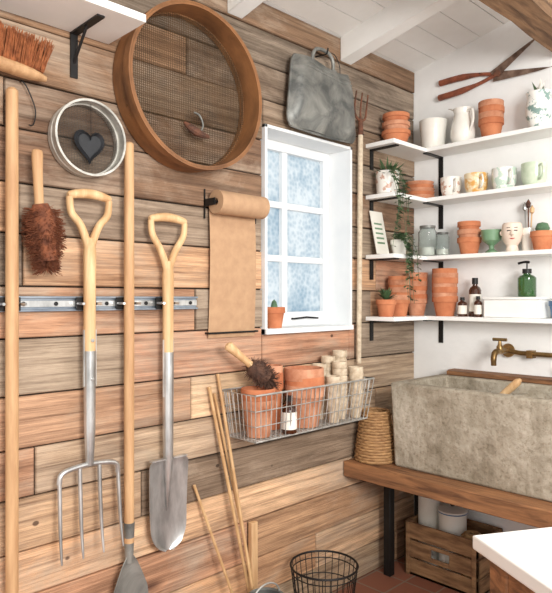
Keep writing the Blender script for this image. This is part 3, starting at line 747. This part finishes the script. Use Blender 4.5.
# bottom shelf
pot_stack('terracotta_pot_stack',(-1.580,2.325,T[3]),.050,.08,7,.180,'terra')
pot_stack('terracotta_pot_stack',(-1.580,2.468,T[3]),.050,.08,7,.200,'terra2')
pot_stack('terracotta_pot_stack',(-1.443,2.485,T[3]),.058,.09,7,.215,'terra')
b=B(); c=V((-1.572,2.215,T[3])); pot(b,c,.045,.075,'terra',soil=True)
for i in range(46):
    a=rng(0,6.28); L_=rng(.03,.07); p=c+V((0,0,.07)); d=V((math.cos(a),math.sin(a),rng(.4,2)))
    b.leaf(p,d,(0,0,1),L_,.02,'green')
b.make('potted_herb')
def bottle(name,x,y,z,r,h,m,pump=False,label=True,cap='black'):
    b=B(); s=h*.68
    b.lathe([(0,0),(r*.95,0),(r,.004),(r,s),(r*.8,s+h*.07),(r*.4,s+h*.12),(r*.4,h*.86),(0,h*.86)],(x,y,z),m,24)
    b.lathe([(r*.5,h*.84),(r*.5,h),(0,h*1.0)],(x,y,z),cap,16)
    if label: b.lathe([(r*1.012,s*.2),(r*1.012,s*.85)],(x,y,z),'label',24)
    if pump:
        b.tube([(x,y,z+h),(x,y,z+h*1.22)],.003,cap,8); b.tube(spline([(x+.01,y,z+h*1.23),(x-.01,y,z+h*1.25),(x-.035,y-.005,z+h*1.2)],4),.005,cap,8)
    b.make(name)
bottle('brown_glass_bottle',-1.350,2.475,T[3],.020,.085,'amber')
bottle('brown_glass_bottle',-1.303,2.50,T[3],.026,.17,'amber')
bottle('brown_glass_bottle',-1.268,2.46,T[3],.017,.09,'amber')
b=B(); b.box((-1.235,2.44,T[3]),(-.995,2.545,T[3]+.074),'white'); b.box((-1.24,2.435,T[3]+.074),(-.99,2.55,T[3]+.086),'white'); b.make('white_enamel_box',bevel=.006,seg=3)
bottle('green_soap_bottle',-1.069,2.49,T[3]+.0862,.036,.115,'greenglass',pump=True,label=False)
b=B(); pot(b,(-.94,2.49,T[3]),.04,.07,'blue',soil=True)
for i in range(26):
    a=rng(0,6.28); b.leaf((-.94,2.49,T[3]+.06),(math.cos(a),math.sin(a),rng(.4,1.5)),(0,0,1),rng(.03,.05),.018,'green')
b.make('potted_succulent')
b=B(); c=(WX-.035,1.64,WZ0+.0202); pot(b,c,.043,.08,'terra',soil=True)
for (dx,dy,h) in ((0,0,.04),(-.012,.015,.025),(.012,-.012,.03)):
    b.lathe([(0,.06),(.011,.065),(.013,.065+h*.5),(.009,.065+h*.9),(0,.07+h)],(c[0]+dx,c[1]+dy,c[2]),'cactus',12)
b.make('potted_cactus')

# ------------------------------------------------------------ bench, sink, tap
b=B()
b.box((WX+.002,2.014,.475),(-.25,2.285,.54),'bench'); b.box((WX+.002,2.289,.475),(-.25,BY-.002,.54),'bench')
for x in (-1.585,-.32):
    for y in (2.255,2.50): b.box((x-.018,y-.018,0),(x+.018,y+.018,.475),'black')
    b.box((x-.018,2.06,.455),(x+.018,2.52,.475),'black')
b.make('potting_bench',bevel=.004)
b=B()
X0,X2,Yf,Yb,Z0,Z1=-1.462,-.42,2.087,2.50,.5402,.885
def ringv(P,z): return [b.bm.verts.new((x,y,z)) for x,y in P]
o0=ringv([(X0+.012,Yf+.012),(X2-.012,Yf+.012),(X2-.012,Yb),(X0+.012,Yb)],Z0); o1=ringv([(X0,Yf),(X2,Yf),(X2,Yb),(X0,Yb)],Z1)
w=.048; I=[(X0+w,Yf+w),(X2-w,Yf+w),(X2-w,Yb-w),(X0+w,Yb-w)]; J=[(X0+w+.02,Yf+w+.02),(X2-w-.02,Yf+w+.02),(X2-w-.02,Yb-w-.02),(X0+w+.02,Yb-w-.02)]
i1=ringv(I,Z1); i0=ringv(J,Z0+.05)
b.face(o0,'concrete'); b.face(i0,'concrete')
for i in range(4):
    j=(i+1)%4
    b.face([o0[i],o0[j],o1[j],o1[i]],'concrete'); b.face([o1[i],o1[j],i1[j],i1[i]],'concrete'); b.face([i1[i],i1[j],i0[j],i0[i]],'concrete')
b.box((-1.08,Yf+w-.005,Z0+.04),(-1.04,Yb-w+.005,Z1-.04),'concrete')
b.make('concrete_sink',bevel=.010,seg=3)
b=B(); b.box((-1.44,2.503,.86),(-.3,BY-.001,.905),'bench'); b.box((-1.42,2.46,.8862),(-.6,2.50,.905),'bench'); b.make('sink_ledge',bevel=.003)
b=B(); xt=-1.175; zt=1.005
b.lathe([(0,0),(.028,0),(.03,.004),(.02,.012),(.012,.012),(.012,.02)],(xt,BY-.02,zt),'brass',20,'Y')
b.tube([(xt,BY,zt),(xt,BY-.09,zt)],.012,'brass',12)
b.tube(spline([(xt,BY-.08,zt),(xt,BY-.13,zt),(xt,BY-.15,zt-.02),(xt,BY-.15,zt-.055)],6),[.013]*10+[.012]*5+[.011]*4,'brass',12)
b.lathe([(.014,-.005),(.014,.02),(.009,.028),(.006,.045),(0,.045)],(xt,BY-.095,zt),'brass',14)
b.tube([(xt-.03,BY-.095,zt+.05),(xt+.03,BY-.095,zt+.05)],[.007,.007],'brass',10)
b.tube([(xt,BY-.025,zt),(xt+.06,BY-.025,zt-.008),(xt+.5,BY-.025,zt-.01)],.010,'brass',12)
for x in (xt+.10,xt+.3): b.box((x-.012,BY-.04,zt-.026),(x+.012,BY,zt+.006),'brass')
b.make('brass_tap')
b=B(); p=V((-.99,2.25,.925)); q=V((-1.16,2.25,.765))
b.tube([p,p.lerp(q,.06),p.lerp(q,.2),p.lerp(q,.6),q],[.006,.014,.015,.011,.011],'ash',12)
q2=q+(q-p).normalized()*.08
b.tube([q,q2],[.02,.028],'pine',12)
for i in range(250):
    s=q.lerp(q2,rng(0,1)); e=s+V((rng(-.02,.02),rng(-.025,.025),-.045)); b.tube([s,e],.001,'bristle',3)
b.make('wooden_scrubbing_brush')
b=B(); pot(b,(-.93,2.533,.9052),.028,.05,'terra',soil=True)
for i in range(14):
    a=rng(0,6.28); b.leaf((-.93,2.533,.95),(math.cos(a),math.sin(a)*.5,1.2),(0,0,1),.04,.014,'green')
b.make('potted_seedling')
# wicker basket on bench
b=B(); c=V((-1.56,2.12,.5405)); n=18
for i in range(n):
    t=i/(n-1); r=.082-.026*t**1.3; z=.008+.20*t
    P=[(c.x+(r+.0022*math.sin(a*14+i*math.pi))*math.cos(a),c.y+(r+.0022*math.sin(a*14+i*math.pi))*math.sin(a),c.z+z) for a in [2*math.pi*k/56 for k in range(56)]]
    b.tube(P,.0062,'wicker',6,closed=True)
for k in range(14):
    a=2*math.pi*k/14; b.tube([(c.x+.082*math.cos(a),c.y+.082*math.sin(a),c.z+.004),(c.x+.072*math.cos(a),c.y+.072*math.sin(a),c.z+.11),(c.x+.056*math.cos(a),c.y+.056*math.sin(a),c.z+.212)],.0035,'wicker',6)
b.lathe([(0,.004),(.08,.004),(.054,.205)],c,'wicker',28)
b.make('wicker_basket')
# crate under bench
b=B(); x0,x1,y0,y1,h=-1.555,-1.20,2.33,2.55,.235
b.box((x0,y0,.0),(x1,y1,.012),'crate')
for k in range(3):
    za=.0+k*.08; zb=za+.072
    b.box((x0,y1-.01,za),(x1,y1,zb),'crate'); b.box((x0,y0,za),(x0+.01,y1,zb),'crate'); b.box((x1-.01,y0,za),(x1,y1,zb),'crate')
    if k!=1: b.box((x0,y0,za),(x1,y0+.01,zb),'crate')
    else:
        xm=(x0+x1)/2
        b.box((x0,y0,za),(xm-.045,y0+.01,zb),'crate'); b.box((xm+.045,y0,za),(x1,y0+.01,zb),'crate')
        b.box((xm-.045,y0,za),(xm+.045,y0+.01,za+.02),'crate'); b.box((xm-.045,y0,zb-.015),(xm+.045,y0+.01,zb),'crate')
for xx in (x0+.012,x1-.032):
    for yy_ in (y0+.01,y1-.03): b.box((xx,yy_,.012),(xx+.02,yy_+.02,h),'crate')
for xx in (x0+.012,x1-.026):
    b.box((xx,y0-.008,.0),(xx+.018,y0,h-.003),'crate')
b.make('wooden_crate',bevel=.0015)
b=B(); b.lathe([(.018,0),(.048,0),(.048,.34),(.018,.34),(.018,0)],(-1.490,2.43,.0125),'label',28); b.make('paper_towel_roll')
b=B(); c=(-1.372,2.43,.0125); b.lathe([(0,0),(.058,0),(.060,.005),(.060,.28),(.064,.282),(.064,.29),(0,.305)],c,'ceramic',28); b.lathe([(.0,.304),(.01,.306),(.012,.32),(0,.325)],c,'black',12); b.lathe([(.0642,.279),(.0642,.284)],c,'blue',28); b.make('enamel_storage_tin')
for (xx,yy_,zz) in ((-1.262,2.40,.0125),(-1.262,2.40,.125),(-1.262,2.49,.0125)):
    b=B(); b.lathe([(.012,0),(.034,0),(.042,.012),(.044,.055),(.042,.098),(.034,.11),(.012,.11),(.012,0)],(xx,yy_,zz),'twine',24)
    for i in range(10):
        z_=zz+.014+i*.009; b.tube([(xx+.0445*math.cos(a),yy_+.0445*math.sin(a),z_+.004*math.sin(a*2)) for a in [2*math.pi*k/24 for k in range(24)]],.0022,'twine',5,closed=True)
    b.make('twine_spool')
# white topped table
b=B(); ang=math.atan2(.866,.5)
mt=Matrix.Translation((-.643,1.22,0))@Matrix.Rotation(ang,4,'Z')
b.box((0,-.5,.69),(.8,0,.72),'white',mt)
b.box((.03,-.05,.57),(.77,-.03,.69),'bench',mt); b.box((.03,-.47,.57),(.77,-.45,.69),'bench',mt)
b.box((.03,-.47,.57),(.05,-.03,.69),'bench',mt); b.box((.75,-.47,.57),(.77,-.03,.69),'bench',mt)
for x in (.025,.715):
    for y in (-.085,-.475): b.box((x,y,0),(x+.06,y+.06,.69),'bench',mt)
for k in range(6): b.box((.06+k*.115,-.46,.18),(.165+k*.115,-.04,.20),'bench',mt)
b.make('potting_table',bevel=.004)

# ------------------------------------------------------------ light
w=bpy.data.worlds.new('World'); scene.world=w; w.use_nodes=True
bg=w.node_tree.nodes['Background']; bg.inputs['Color'].default_value=(1,.99,.97,1); bg.inputs['Strength'].default_value=1.15
def area(name,loc,target,size,power,col=(1,1,1)):
    l=bpy.data.lights.new(name,'AREA'); l.size=size; l.energy=power; l.color=col
    o=bpy.data.objects.new(name,l); o.location=loc; d=V(target)-V(loc); o.rotation_euler=d.to_track_quat('-Z','Y').to_euler(); scene.collection.objects.link(o)
area('added_side_light',(1.25,.3,1.75),(-1.4,1.7,1.4),.9,88,(1,.975,.94))  # added area lamp out of view, brightens walls and ceiling; no doorway here

cam=bpy.data.cameras.new('camera'); co=bpy.data.objects.new('camera',cam); scene.collection.objects.link(co)
co.location=(0,0,EYE); co.rotation_euler=(math.radians(90),0,math.radians(45.6))
cam.sensor_fit='HORIZONTAL'; cam.sensor_width=36; cam.lens=39.78; cam.shift_y=.0027; cam.clip_start=.02
scene.camera=co
